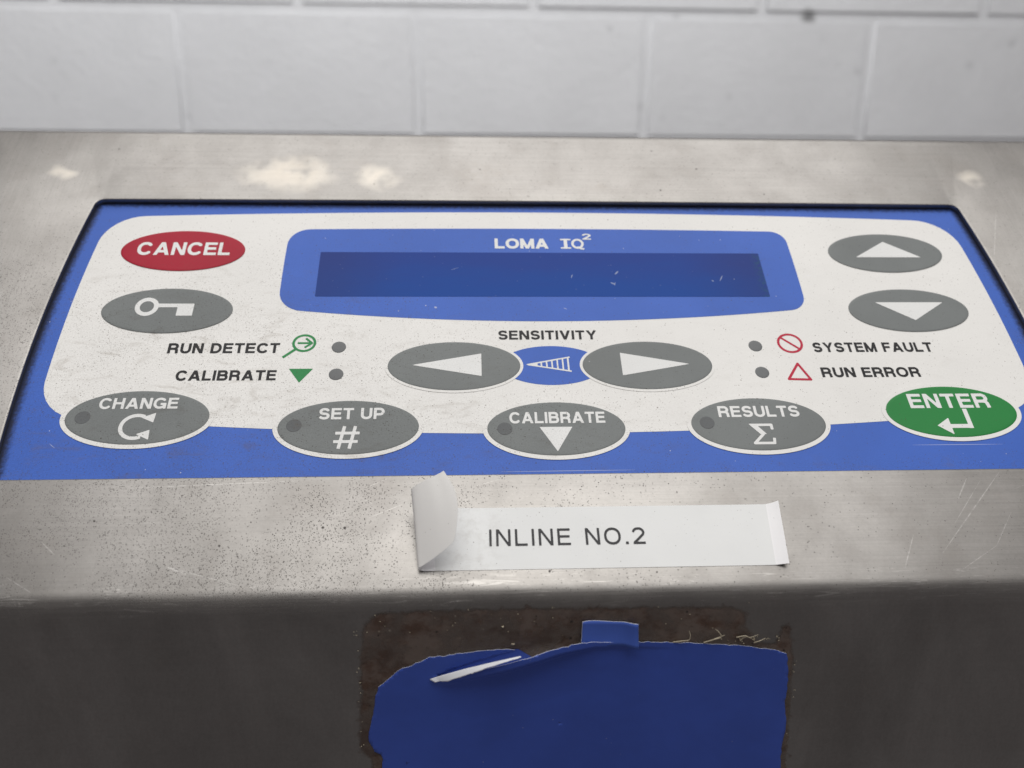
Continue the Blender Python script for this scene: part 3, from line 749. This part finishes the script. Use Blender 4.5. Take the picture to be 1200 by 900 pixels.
def build_tape():
    """strip 15 mm high; its right end stands off a little, its left end rolls up as a cone whose tip is the lower left corner"""
    vb, vtp = -52.3, -37.3
    h0 = H + .06
    # bottom and top edges as (u, v, h) along the strip, right to left
    bot = [(48.6, vb - .2, h0 + 1.3), (47.4, vb - .1, h0 + .7), (46, vb, h0 + .08), (43, vb, h0), (30, vb, h0), (15, vb, h0), (0, vb, h0), (-12, vb, h0), (-20, vb, h0), (-26, vb, h0 + .02), (-29, vb, h0 + .08), (-31.4, vb - .1, h0 + .3), (-32.5, vb, h0 + .8), (-32.5, vb + .1, h0 + 1.5), (-31.5, vb + .4, h0 + 2.2), (-30.1, vb + .9, h0 + 3.2), (-28.5, vb + 1.6, h0 + 4.4), (-26.9, vb + 2.3, h0 + 5.6), (-25.6, vb + 3.0, h0 + 6.6), (-24.9, vb + 3.6, h0 + 7.2)]
    top = [(49.6, vtp + .3, h0 + 1.2), (48.4, vtp + .1, h0 + .6), (46.9, vtp, h0 + .06), (43, vtp, h0), (30, vtp, h0), (15, vtp, h0), (0, vtp, h0), (-12, vtp, h0), (-20, vtp, h0 + .05), (-26, vtp, h0 + .5), (-30, vtp + .2, h0 + 1.6), (-32.8, vtp + .5, h0 + 3.4), (-34.2, vtp + .9, h0 + 5.6), (-34.2, vtp + 1.2, h0 + 7.2), (-33.2, vtp + 1.6, h0 + 8.2), (-31.9, vtp + 2.0, h0 + 8.9), (-30.3, vtp + 2.5, h0 + 9.6), (-28.6, vtp + 3.0, h0 + 10.0), (-27.3, vtp + 3.4, h0 + 10.4), (-26.4, vtp + 3.7, h0 + 10.6)]
    n, m = len(bot), 10
    def cat(pts, x):
        i = int(min(max(math.floor(x), 0), n - 2)); t = x - i
        p0, p1, p2, p3 = (np.array(pts[min(max(i + k, 0), n - 1)]) for k in (-1, 0, 1, 2))
        if i < 8: return p1 + (p2 - p1) * t
        return .5 * (2 * p1 + (p2 - p0) * t + (2 * p0 - 5 * p1 + 4 * p2 - p3) * t * t + (3 * p1 - p0 - 3 * p2 + p3) * t ** 3)
    cols = [c / 3 for c in range(3 * (n - 1) + 1)]
    verts, faces = [], []
    for x in cols:
        a, b = cat(bot, x), cat(top, x)
        roll = max(0, (x - 11) / 8)
        for j in range(m + 1):
            t = j / m; q = a + (b - a) * t
            bow = math.sin(math.pi * t)
            q = q + np.array([1.5 * bow * roll ** 2, 0, .9 * bow * roll])       # the free end bellies towards the right
            if x > 16 and t > .75: q = q + np.array([-(t - .75) * 3.0 * (x - 16) / 3, 0, 0])
            verts.append(tuple(q))
    r = m + 1
    for i in range(len(cols) - 1):
        for j in range(m):
            faces.append((i * r + j, i * r + j + 1, (i + 1) * r + j + 1, (i + 1) * r + j))
    me = mesh_from('label_tape', verts, faces, smooth=True)
    for k_, f in enumerate(me.polygons):
        x = cols[k_ // m]
        f.material_index = 1 if x >= 10 or x < 2 else 0
    return me
tape_me = build_tape()
tape = link('label_tape', tape_me, [TAPE, CURL, TAPEBACK, CURLBACK], None, PANEL)
so = tape.modifiers.new('thickness', 'SOLIDIFY'); so.thickness = .00008; so.offset = 0; so.material_offset = 2; es = tape.modifiers.new('edges', 'EDGE_SPLIT'); es.split_angle = math.radians(40)
tag(tape, 'white label tape reading INLINE NO.2 with its left end curled up', 'label')
INK = paper_material('tape_ink', (.030, .030, .034), .5, 0.0)
link('lettering', text_mesh('t', 'INLINE NO.2', -17.2, 17.7, -46.75, 4.05, H + .06 + .12, .14, .26, .62), [INK], tape)

# ================================================================== front face: sticker, residue
FRONT = Matrix([[1, 0, 0, 0], [0, -DN[1], NF[1], FO[1] * MM], [0, -DN[2], NF[2], FO[2] * MM], [0, 0, 0, 1]])   # x = u, y = up the front face, z = out of it
FW = PANEL @ FRONT

def vinyl_material(name, rgb, rough=.4):
    N = Nodes(name); mm, flat, u, v, h = panel_coords(N)
    col = N.mix(N.smooth(N.noise(mm, .05, 4), .3, .7), tuple(c * .93 for c in rgb), tuple(c * 1.06 for c in rgb))
    sp = N.specks(mm, .9, .10, .10)
    col = N.mix(N.math('MULTIPLY', sp, .45), col, (.4, .42, .5))
    N.set(color=col, rough=N.math('ADD', rough, N.math('MULTIPLY', N.noise(mm, .2, 3), .12)), spec=.35, normal=N.bump(N.noise(mm, .9, 3), .10, .0001))
    return N.m
VINYL = vinyl_material('blue_vinyl', (.043, .092, .43)); VBACK = vinyl_material('sticker_back', (.80, .82, .86), .5)

st = [(-41.3, -39.3), (-41.0, -37.3), (-41.5, -36.0), (-42.8, -35.3), (-44.0, -32.5), (-43.6, -29.0), (-42.4, -23.3), (-41.5, -18.8), (-38.5, -16.2), (-36.2, -14.3), (-33.4, -13.1), (-30.4, -11.7), (-25.3, -11.3), (-20.1, -10.5), (-13.6, -10.2), (-11.9, -10.45), (-14.0, -11.1), (-20.0, -12.9), (-26.0, -15.0), (-30.0, -17.3), (-26.0, -15.6), (-20.0, -13.5), (-14.0, -11.7), (-10.5, -10.7), (-6.5, -9.6), (-1.9, -8.6), (2.4, -8.1), (13.9, -9.0), (25.1, -9.6), (38.1, -10.7), (45.5, -11.9), (48.1, -12.9), (48.6, -14.4), (49.2, -21.9), (48.9, -25.0), (49.8, -31.8), (49.3, -37.5), (49.7, -43.3), (50.2, -60), (50, -74), (-40, -74), (-42, -60), (-41.8, -47)]
SHIFT = 2.13      # the front face starts a little lower than where the outlines were measured
SLIT = {(-11.9, -10.45), (-14.0, -11.1), (-20.0, -12.9), (-26.0, -15.0), (-30.0, -17.3), (-26.0, -15.6), (-20.0, -13.5), (-14.0, -11.7), (-10.5, -10.7)}
def ragged(pts, step=.8, amp=.14, seed=1):
    rd = random.Random(seed); out = []
    for i, p in enumerate(pts):
        q = pts[(i + 1) % len(pts)]; L = math.dist(p, q); k = max(1, int(L / step))
        am = 0 if p in SLIT and q in SLIT else amp
        for j in range(k):
            t = j / k
            out.append((p[0] + (q[0] - p[0]) * t + rd.gauss(0, 1) * am * (j > 0), p[1] + (q[1] - p[1]) * t + rd.gauss(0, 1) * am * (j > 0)))
    return out

def grid_fill(outline, step):
    """triangulated sheet with inner points, so that it can be bent"""
    bm = bmesh.new()
    vs = [bm.verts.new((x, y, 0)) for x, y in outline]
    for a, b, c in tessellate_polygon([[Vector((x, y, 0)) for x, y in outline]]):
        try: bm.faces.new((vs[a], vs[b], vs[c]))
        except ValueError: pass
    xs = [p[0] for p in outline]; ys = [p[1] for p in outline]
    for axis, lo, hi in ((0, min(xs), max(xs)), (1, min(ys), max(ys))):
        c = lo + step
        while c < hi:
            no = (1, 0, 0) if axis == 0 else (0, 1, 0); co = (c, 0, 0) if axis == 0 else (0, c, 0)
            bmesh.ops.bisect_plane(bm, geom=bm.verts[:] + bm.edges[:] + bm.faces[:], plane_co=co, plane_no=no, dist=1e-5)
            c += step
    bmesh.ops.triangulate(bm, faces=bm.faces[:])
    for f in bm.faces:
        if f.normal.z < 0: f.normal_flip()
    return bm

sm01 = lambda x: max(0, min(1, x)) ** 2 * (3 - 2 * max(0, min(1, x)))
RIDGE = [(-30.0, -17.4, 0), (-26.0, -15.6, 1.3), (-20.0, -13.5, 2.7), (-14.0, -11.7, 3.4), (-8.0, -10.0, 3.2), (-2.0, -8.6, 2.3), (5.0, -8.0, 1.1), (13, -8.6, .3), (24, -9.4, 0)]
def sticker_height(x, y):
    """right of the tear the sheet stands off the steel: a lip along RIDGE that falls steeply to the lower right"""
    best = (1e9, 0, 0)
    for (ax_, ay, ah), (bx, by, bh) in zip(RIDGE, RIDGE[1:]):
        ex, ey = bx - ax_, by - ay; t = max(0, min(1, ((x - ax_) * ex + (y - ay) * ey) / (ex * ex + ey * ey)))
        d = math.hypot(x - ax_ - t * ex, y - ay - t * ey); side = ex * (y - ay) - ey * (x - ax_)
        if d < best[0]: best = (d, ah + (bh - ah) * t, side)
    d, hh, side = best
    if side > 0 and d > .28 and x < -9: f = 0            # beyond the tear: the flat left part
    else: f = 1 - sm01((d - 1.2) / (.9 + .7 * hh)) - .10 * math.exp(-((d - 10) / 3) ** 2)
    return max(.21, .28 + hh * f + .07 * mnoise.noise((x * .12, y * .12, 3)) + .03 * mnoise.noise((x * .5, y * .35, 8)))
bm = grid_fill(ragged(st, 1.0, .10, 3), 1.0)
for v_ in bm.verts:
    v_.co.z = sticker_height(v_.co.x, v_.co.y); v_.co.y += SHIFT
me = bpy.data.meshes.new('torn_sticker'); bm.to_mesh(me); bm.free(); me.transform(Matrix.Scale(MM, 4)); me.shade_smooth()
sticker = link('torn_sticker', me, [VINYL, VBACK], None, FW)
so = sticker.modifiers.new('thickness', 'SOLIDIFY'); so.thickness = .00012; so.offset = 0; so.material_offset = 1; so.material_offset_rim = 1
tag(sticker, 'large torn dark blue sticker peeling from the front of the steel console', 'sticker')

under = [(-31.5, -19), (-30.2, -12.2), (-25.3, -11.6), (-20.1, -10.8), (-13.8, -10.35), (-11.2, -10.35), (-8, -12.5), (-12, -17), (-22, -20)]
me = mesh_from('lower_layer', [(x, y + SHIFT, .19) for x, y in under], [tuple(range(len(under)))])
link('lower_layer', me, [VINYL], sticker)

# folded-back corner: the white underside seen from the front
def build_fold():
    crest = [(-30.4, -17.2), (-26.5, -15.7), (-22, -14.1), (-18, -12.8), (-14, -11.6), (-11.0, -10.8)]
    lower = [(-29.2, -17.6), (-26.4, -17.0), (-22.2, -15.1), (-18.0, -13.3), (-13.8, -11.75), (-10.8, -10.88)]
    verts, faces = [], []; m, K = 8, 40
    rd = random.Random(9); jag = [rd.gauss(0, .09) for _ in range(K + 1)]
    for i in range(K + 1):
        x = i / K * 5; a_ = int(min(x, 4)); t = x - a_
        c = np.array(crest[a_]) * (1 - t) + np.array(crest[a_ + 1]) * t; l = np.array(lower[a_]) * (1 - t) + np.array(lower[a_ + 1]) * t
        base_h = max(.3, float(np.interp(c[0], [q[0] for q in RIDGE], [q[2] for q in RIDGE])))
        for j in range(m + 1):
            s = j / m; q = c * (1 - s) + l * s
            if j == m: q = q + np.array([0, jag[i]])
            hh = base_h + .25 + .9 * s ** .8 * (.25 + .75 * math.sin(math.pi * min(1, .15 + .8 * i / K)))
            verts.append((q[0], q[1] + SHIFT + .5 * base_h * (1 - i / K * .45), hh))
    r = m + 1
    for i in range(K):
        for j in range(m): faces.append((i * r + j, i * r + j + 1, (i + 1) * r + j + 1, (i + 1) * r + j))
    return mesh_from('folded_edge', verts, faces, smooth=True)
fo = link('folded_edge', build_fold(), [VBACK], sticker)
fo['label'] = 'white underside of the sticker folded over'
so = fo.modifiers.new('thickness', 'SOLIDIFY'); so.thickness = .00012; so.offset = 0

# small blue scrap above it
def build_scrap():
    verts, faces = [], []; nx, ny = 14, 7
    rd = random.Random(5)
    for i in range(nx + 1):
        for j in range(ny + 1):
            s, t = i / nx, j / ny
            x = 2.5 + 11.9 * s + .5 * t * (0.5 - s) * -1; y = -3.7 - 5.6 * t + .12 * math.sin(s * 7) * (t < .1) + (-.35 * s)
            edge = sm01((s - .72) / .28) * 1.9 + sm01((.1 - s) / .1) * .5
            z = .4 + .7 * edge + .7 * t * t
            verts.append((x, y + SHIFT, z))
    r = ny + 1
    for i in range(nx):
        for j in range(ny): faces.append((i * r + j, i * r + j + 1, (i + 1) * r + j + 1, (i + 1) * r + j))
    return mesh_from('sticker_scrap', verts, faces, smooth=True)
SCRAP = vinyl_material('scrap_vinyl', (.060, .125, .50))
scrap = link('sticker_scrap', build_scrap(), [SCRAP, VBACK], None, FW)
so = scrap.modifiers.new('thickness', 'SOLIDIFY'); so.thickness = .00016; so.offset = 0; so.material_offset_rim = 1
tag(scrap, 'small bright blue sticker scrap above the torn sticker', 'sticker scrap')

# old adhesive
def residue_material():
    N = Nodes('old_adhesive'); mm, flat, u, v, h = panel_coords(N)
    a = N.noise(N.vec('MULTIPLY', mm, (.8, 1.1, 1.1)), .16, 6, .7, .15); b = N.noise(mm, .6, 4, .7)
    col = N.mix(N.smooth(a, .36, .6), (.088, .050, .034), (.165, .130, .110))
    col = N.mix(N.math('MULTIPLY', N.smooth(b, .55, .72), .5), col, (.035, .018, .014))
    col = N.mix(N.math('MULTIPLY', N.specks(mm, .8, .3, .20), .9), col, (.010, .006, .005))
    col = N.mix(N.math('MULTIPLY', N.specks(N.vec('ADD', mm, (5, 9, 2)), .5, .12, .18), .7), col, (.40, .36, .30))
    N.set(color=col, rough=N.math('ADD', N.math('MULTIPLY', b, .3), .32), metal=N.smooth(a, .45, .65, 0, .35), normal=N.bump(N.math('ADD', b, N.math('MULTIPLY', a, 2)), .22, .0003))
    at = N.t.nodes.new('ShaderNodeAttribute'); at.attribute_name = 'inset'
    al = N.math('ADD', at.outputs['Fac'], N.math('MULTIPLY', N.math('SUBTRACT', N.noise(mm, .28, 5, .7), .5), 1.3))
    al = N.smooth(al, .02, .55)
    thin = N.smooth(N.noise(N.vec('ADD', mm, (40, 3, 8)), .12, 4, .65), .38, .6, .55, .95)
    N.t.links.new(N.math('MULTIPLY', al, thin), N.b.inputs['Alpha'])
    return N.m
GLUE = residue_material()
res = [(-46.5, -34.5), (-45.9, -17.8), (-45.2, -5.3), (-43.5, -1.6), (-40.7, 0.1), (-27.2, 0.5), (-3.4, 0.4), (20.7, 0.1), (35.7, -.2), (38.6, -1.4), (39.4, -5.4), (41.2, -8.4), (45.1, -9.6), (46.2, -5.2), (49.0, -5.0), (49.8, -10), (50.4, -16.2), (51.6, -43.4), (52.5, -60), (52.5, -76), (-45, -76), (-44.5, -50), (-44, -38)]
bm = grid_fill(ragged(res, .8, .28, 8), 1.1)
for v_ in bm.verts:
    x, y = v_.co.x, v_.co.y
    v_.co.z = .07 + .04 * (1 + mnoise.noise((x * .5, y * .5, 1))); v_.co.y += SHIFT - .6
# feathered rim down to the steel
lay = bm.verts.layers.float.new('inset')
def inset(x, y):
    d = 1e9
    for (ax_, ay), (bx, by) in zip(res, res[1:] + res[:1]):
        ex, ey = bx - ax_, by - ay; t = max(0, min(1, ((x - ax_) * ex + (y - ay) * ey) / (ex * ex + ey * ey)))
        d = min(d, math.hypot(x - ax_ - t * ex, y - ay - t * ey))
    return min(1, d / 2.2)
for v_ in bm.verts: v_[lay] = inset(v_.co.x, v_.co.y - SHIFT + .6)
me = bpy.data.meshes.new('adhesive_residue'); bm.to_mesh(me); bm.free(); me.transform(Matrix.Scale(MM, 4)); me.shade_smooth()
glue = link('adhesive_residue', me, [GLUE], None, FW)
tag(glue, 'dark brown sticky adhesive residue round the torn blue sticker', 'residue', kind='stuff')
# pale crumbs along the rim of the residue and stringy glue threads
CR = Nodes('dried_glue'); CR.set(color=(.52, .46, .34), rough=.6)
def crumbs():
    rd = random.Random(12); bm = bmesh.new()
    spots = [(-45.8 + rd.uniform(-.5, .4) + rd.choice((0, 0, .6)), rd.uniform(-34, -4)) for _ in range(20)] + [(rd.uniform(-44, 40), rd.uniform(-7, .2)) for _ in range(30)] + [(51 + rd.uniform(-1.2, .6), rd.uniform(-40, -14)) for _ in range(10)] + [(-12.4, -8.7), (-14.6, -4.4)] + [(rd.uniform(33, 47), rd.uniform(-10, -8)) for _ in range(22)]
    for i, (x, y) in enumerate(spots):
        r_ = rd.uniform(.05, .15) if i < 60 else (.38 if i < 62 else rd.uniform(.07, .17))
        mtx = Matrix.Translation((x, y + SHIFT - .4, .22)) @ Matrix.Diagonal((r_, r_ * rd.uniform(.6, 1.4), r_ * .7, 1))
        g = bmesh.ops.create_icosphere(bm, subdivisions=1, radius=1, matrix=mtx)
        for v_ in g['verts']: v_.co += Vector((rd.gauss(0, r_ * .15), rd.gauss(0, r_ * .15), 0))
    me = bpy.data.meshes.new('glue_crumbs'); bm.to_mesh(me); bm.free(); me.transform(Matrix.Scale(MM, 4)); return me
c_ = link('glue_crumbs', crumbs(), [CR.m], glue); c_['kind'] = 'stuff'
def thread(pts, r0=.16):
    rd = random.Random(len(pts)); verts, faces = [], []; n = 6
    dense = []
    for i in range(len(pts) - 1):
        p0, p1, p2, p3 = (np.array(pts[min(max(i + k, 0), len(pts) - 1)], float) for k in (-1, 0, 1, 2))
        for j in range(6):
            t = j / 6; dense.append(.5 * (2 * p1 + (p2 - p0) * t + (2 * p0 - 5 * p1 + 4 * p2 - p3) * t * t + (3 * p1 - p0 - 3 * p2 + p3) * t ** 3))
    dense.append(np.array(pts[-1], float))
    for i, p in enumerate(dense):
        d = dense[min(i + 1, len(dense) - 1)] - dense[max(i - 1, 0)]; d /= np.linalg.norm(d) + 1e-9
        a = np.cross(d, [0, 0, 1.0]); a /= np.linalg.norm(a) + 1e-9; b = np.cross(d, a); rr = r0 * (1 - .75 * i / len(dense))
        for k_ in range(n):
            an = 2 * math.pi * k_ / n; verts.append(tuple(p + rr * (math.cos(an) * a + math.sin(an) * b) + np.array([0, SHIFT, 0])))
    for i in range(len(dense) - 1):
        for k_ in range(n): faces.append((i * n + k_, i * n + (k_ + 1) % n, (i + 1) * n + (k_ + 1) % n, (i + 1) * n + k_))
    return mesh_from('glue_thread', verts, faces, smooth=True)
for pts in ([(22.6, -9.4, .3), (24.5, -8.8, .9), (25.8, -8.4, 1.2), (26.0, -7.2, 1.3), (25.7, -6.3, 1.0)], [(29.4, -9.7, .3), (31.2, -8.6, 1.0), (32.8, -7.8, 1.3), (32.2, -6.6, 1.2), (31.6, -6.2, .7)], [(31.4, -8.5, 1.0), (33.6, -7.4, 1.2)], [(36.6, -8.6, .3), (38.2, -7.9, .9), (39.4, -8.3, .9), (41.3, -7.9, .5)], [(37.4, -9.3, .4), (38.6, -8.2, .8), (40.6, -9.3, .6)], [(40.6, -10.0, .3), (41.6, -9.2, .9), (43.0, -8.8, .5)]):
    link('glue_thread', thread(pts), [CR.m], glue)

# ================================================================== block wall behind
cvec = lambda x, y: np.array([(x - 600) / 1000, (y - 450) / 1000, 1.0])
def to_world(c): return P2W @ (R.T @ (c - T)) * MM + np.array([0, 0, DECK])
w0 = to_world(cvec(488, 11.5) * 1455.0)                      # a joint crossing on the wall
wd = P2W @ (R.T @ np.array([1, -.0094, .06])); wd /= np.linalg.norm(wd)      # along the courses; the wall is not quite true to the machine
wy = np.cross([0, 0, 1.0], wd); wy /= np.linalg.norm(wy); wz = np.cross(wd, wy)
wall = empty('block_wall', Vector(w0 - wz * w0[2]))
wall.rotation_euler = Matrix(np.stack([wd, wy, wz], 1).tolist()).to_euler()
tag(wall, 'grey painted concrete block wall behind the steel console', 'wall')

def wall_material(name, rgb):
    N = Nodes(name)
    g = N.n('ShaderNodeNewGeometry')
    mm = N.n('ShaderNodeVectorMath', {0: g, 'Scale': 1000.0}, operation='SCALE')
    oi = N.t.nodes.new('ShaderNodeObjectInfo')
    a = N.noise(mm, .008, 5, .6); b = N.noise(mm, .06, 5, .7)
    col = N.mix(N.smooth(a, .3, .7), tuple(c * .97 for c in rgb), tuple(c * 1.02 for c in rgb))
    col = N.mix(N.math('MULTIPLY', N.smooth(b, .58, .75), .08), col, tuple(c * .55 for c in rgb))
    col = N.mix(N.math('MULTIPLY', oi.outputs['Random'], .06), col, tuple(c * .7 for c in rgb))
    blot = N.specks(mm, .018, .22, .35)
    col = N.mix(N.math('MULTIPLY', blot, .22), col, tuple(c * .45 for c in rgb))
    d = N.n('ShaderNodeVectorMath', {0: N.vec('DIVIDE', N.vec('SUBTRACT', g, SMUDGE), (.018, .05, .016))}, operation='LENGTH', out=1)
    col = N.mix(N.math('MULTIPLY', N.smooth(N.math('ADD', d, N.math('MULTIPLY', N.math('SUBTRACT', b, .5), 1.2)), 1.1, .2), .75), col, (.10, .10, .10))
    N.set(color=col, rough=.55, spec=.35, normal=N.bump(N.math('ADD', b, N.math('MULTIPLY', N.noise(mm, .25, 3), .5)), .5, .003))
    return N.m
SMUDGE = tuple(to_world(cvec(947, 19) * 1500.0))
PAINT = wall_material('wall_paint', (.66, .67, .685))

def block_mesh():
    bm = bmesh.new()
    bmesh.ops.create_cube(bm, size=1, matrix=Matrix.Diagonal((.391, .10, .202, 1)))
    bmesh.ops.bevel(bm, geom=bm.edges[:], offset=.0045, segments=3, affect='EDGES')
    me = bpy.data.meshes.new('block'); bm.to_mesh(me); bm.free(); me.shade_smooth(); me.set_sharp_from_angle(angle=math.radians(50))
    me.materials.append(PAINT); return me
blk = block_mesh()
zj = w0[2]
rd = random.Random(3)
ROWS = range(-6, 4); COLS = range(-7, 9)
for r_ in ROWS:
    for c in COLS:
        x = c * .4 + .2 + (.2 if r_ % 2 == 0 else 0)
        z = zj + r_ * .211 + .1055
        o = bpy.data.objects.new('block', blk); COL.objects.link(o); o.parent = wall
        o.location = (x, .05 + rd.uniform(-.0006, .0006), z); o.rotation_euler = (rd.gauss(0, .002), rd.gauss(0, .0015), rd.gauss(0, .002))
mb = bmesh.new()
bmesh.ops.create_cube(mb, size=1, matrix=Matrix.Translation((.4, .0535, zj - .21)) @ Matrix.Diagonal((6.6, .10, 2.05, 1)))
mo = bpy.data.meshes.new('mortar'); mb.to_mesh(mo); mb.free()
link('mortar', mo, [PAINT], wall)
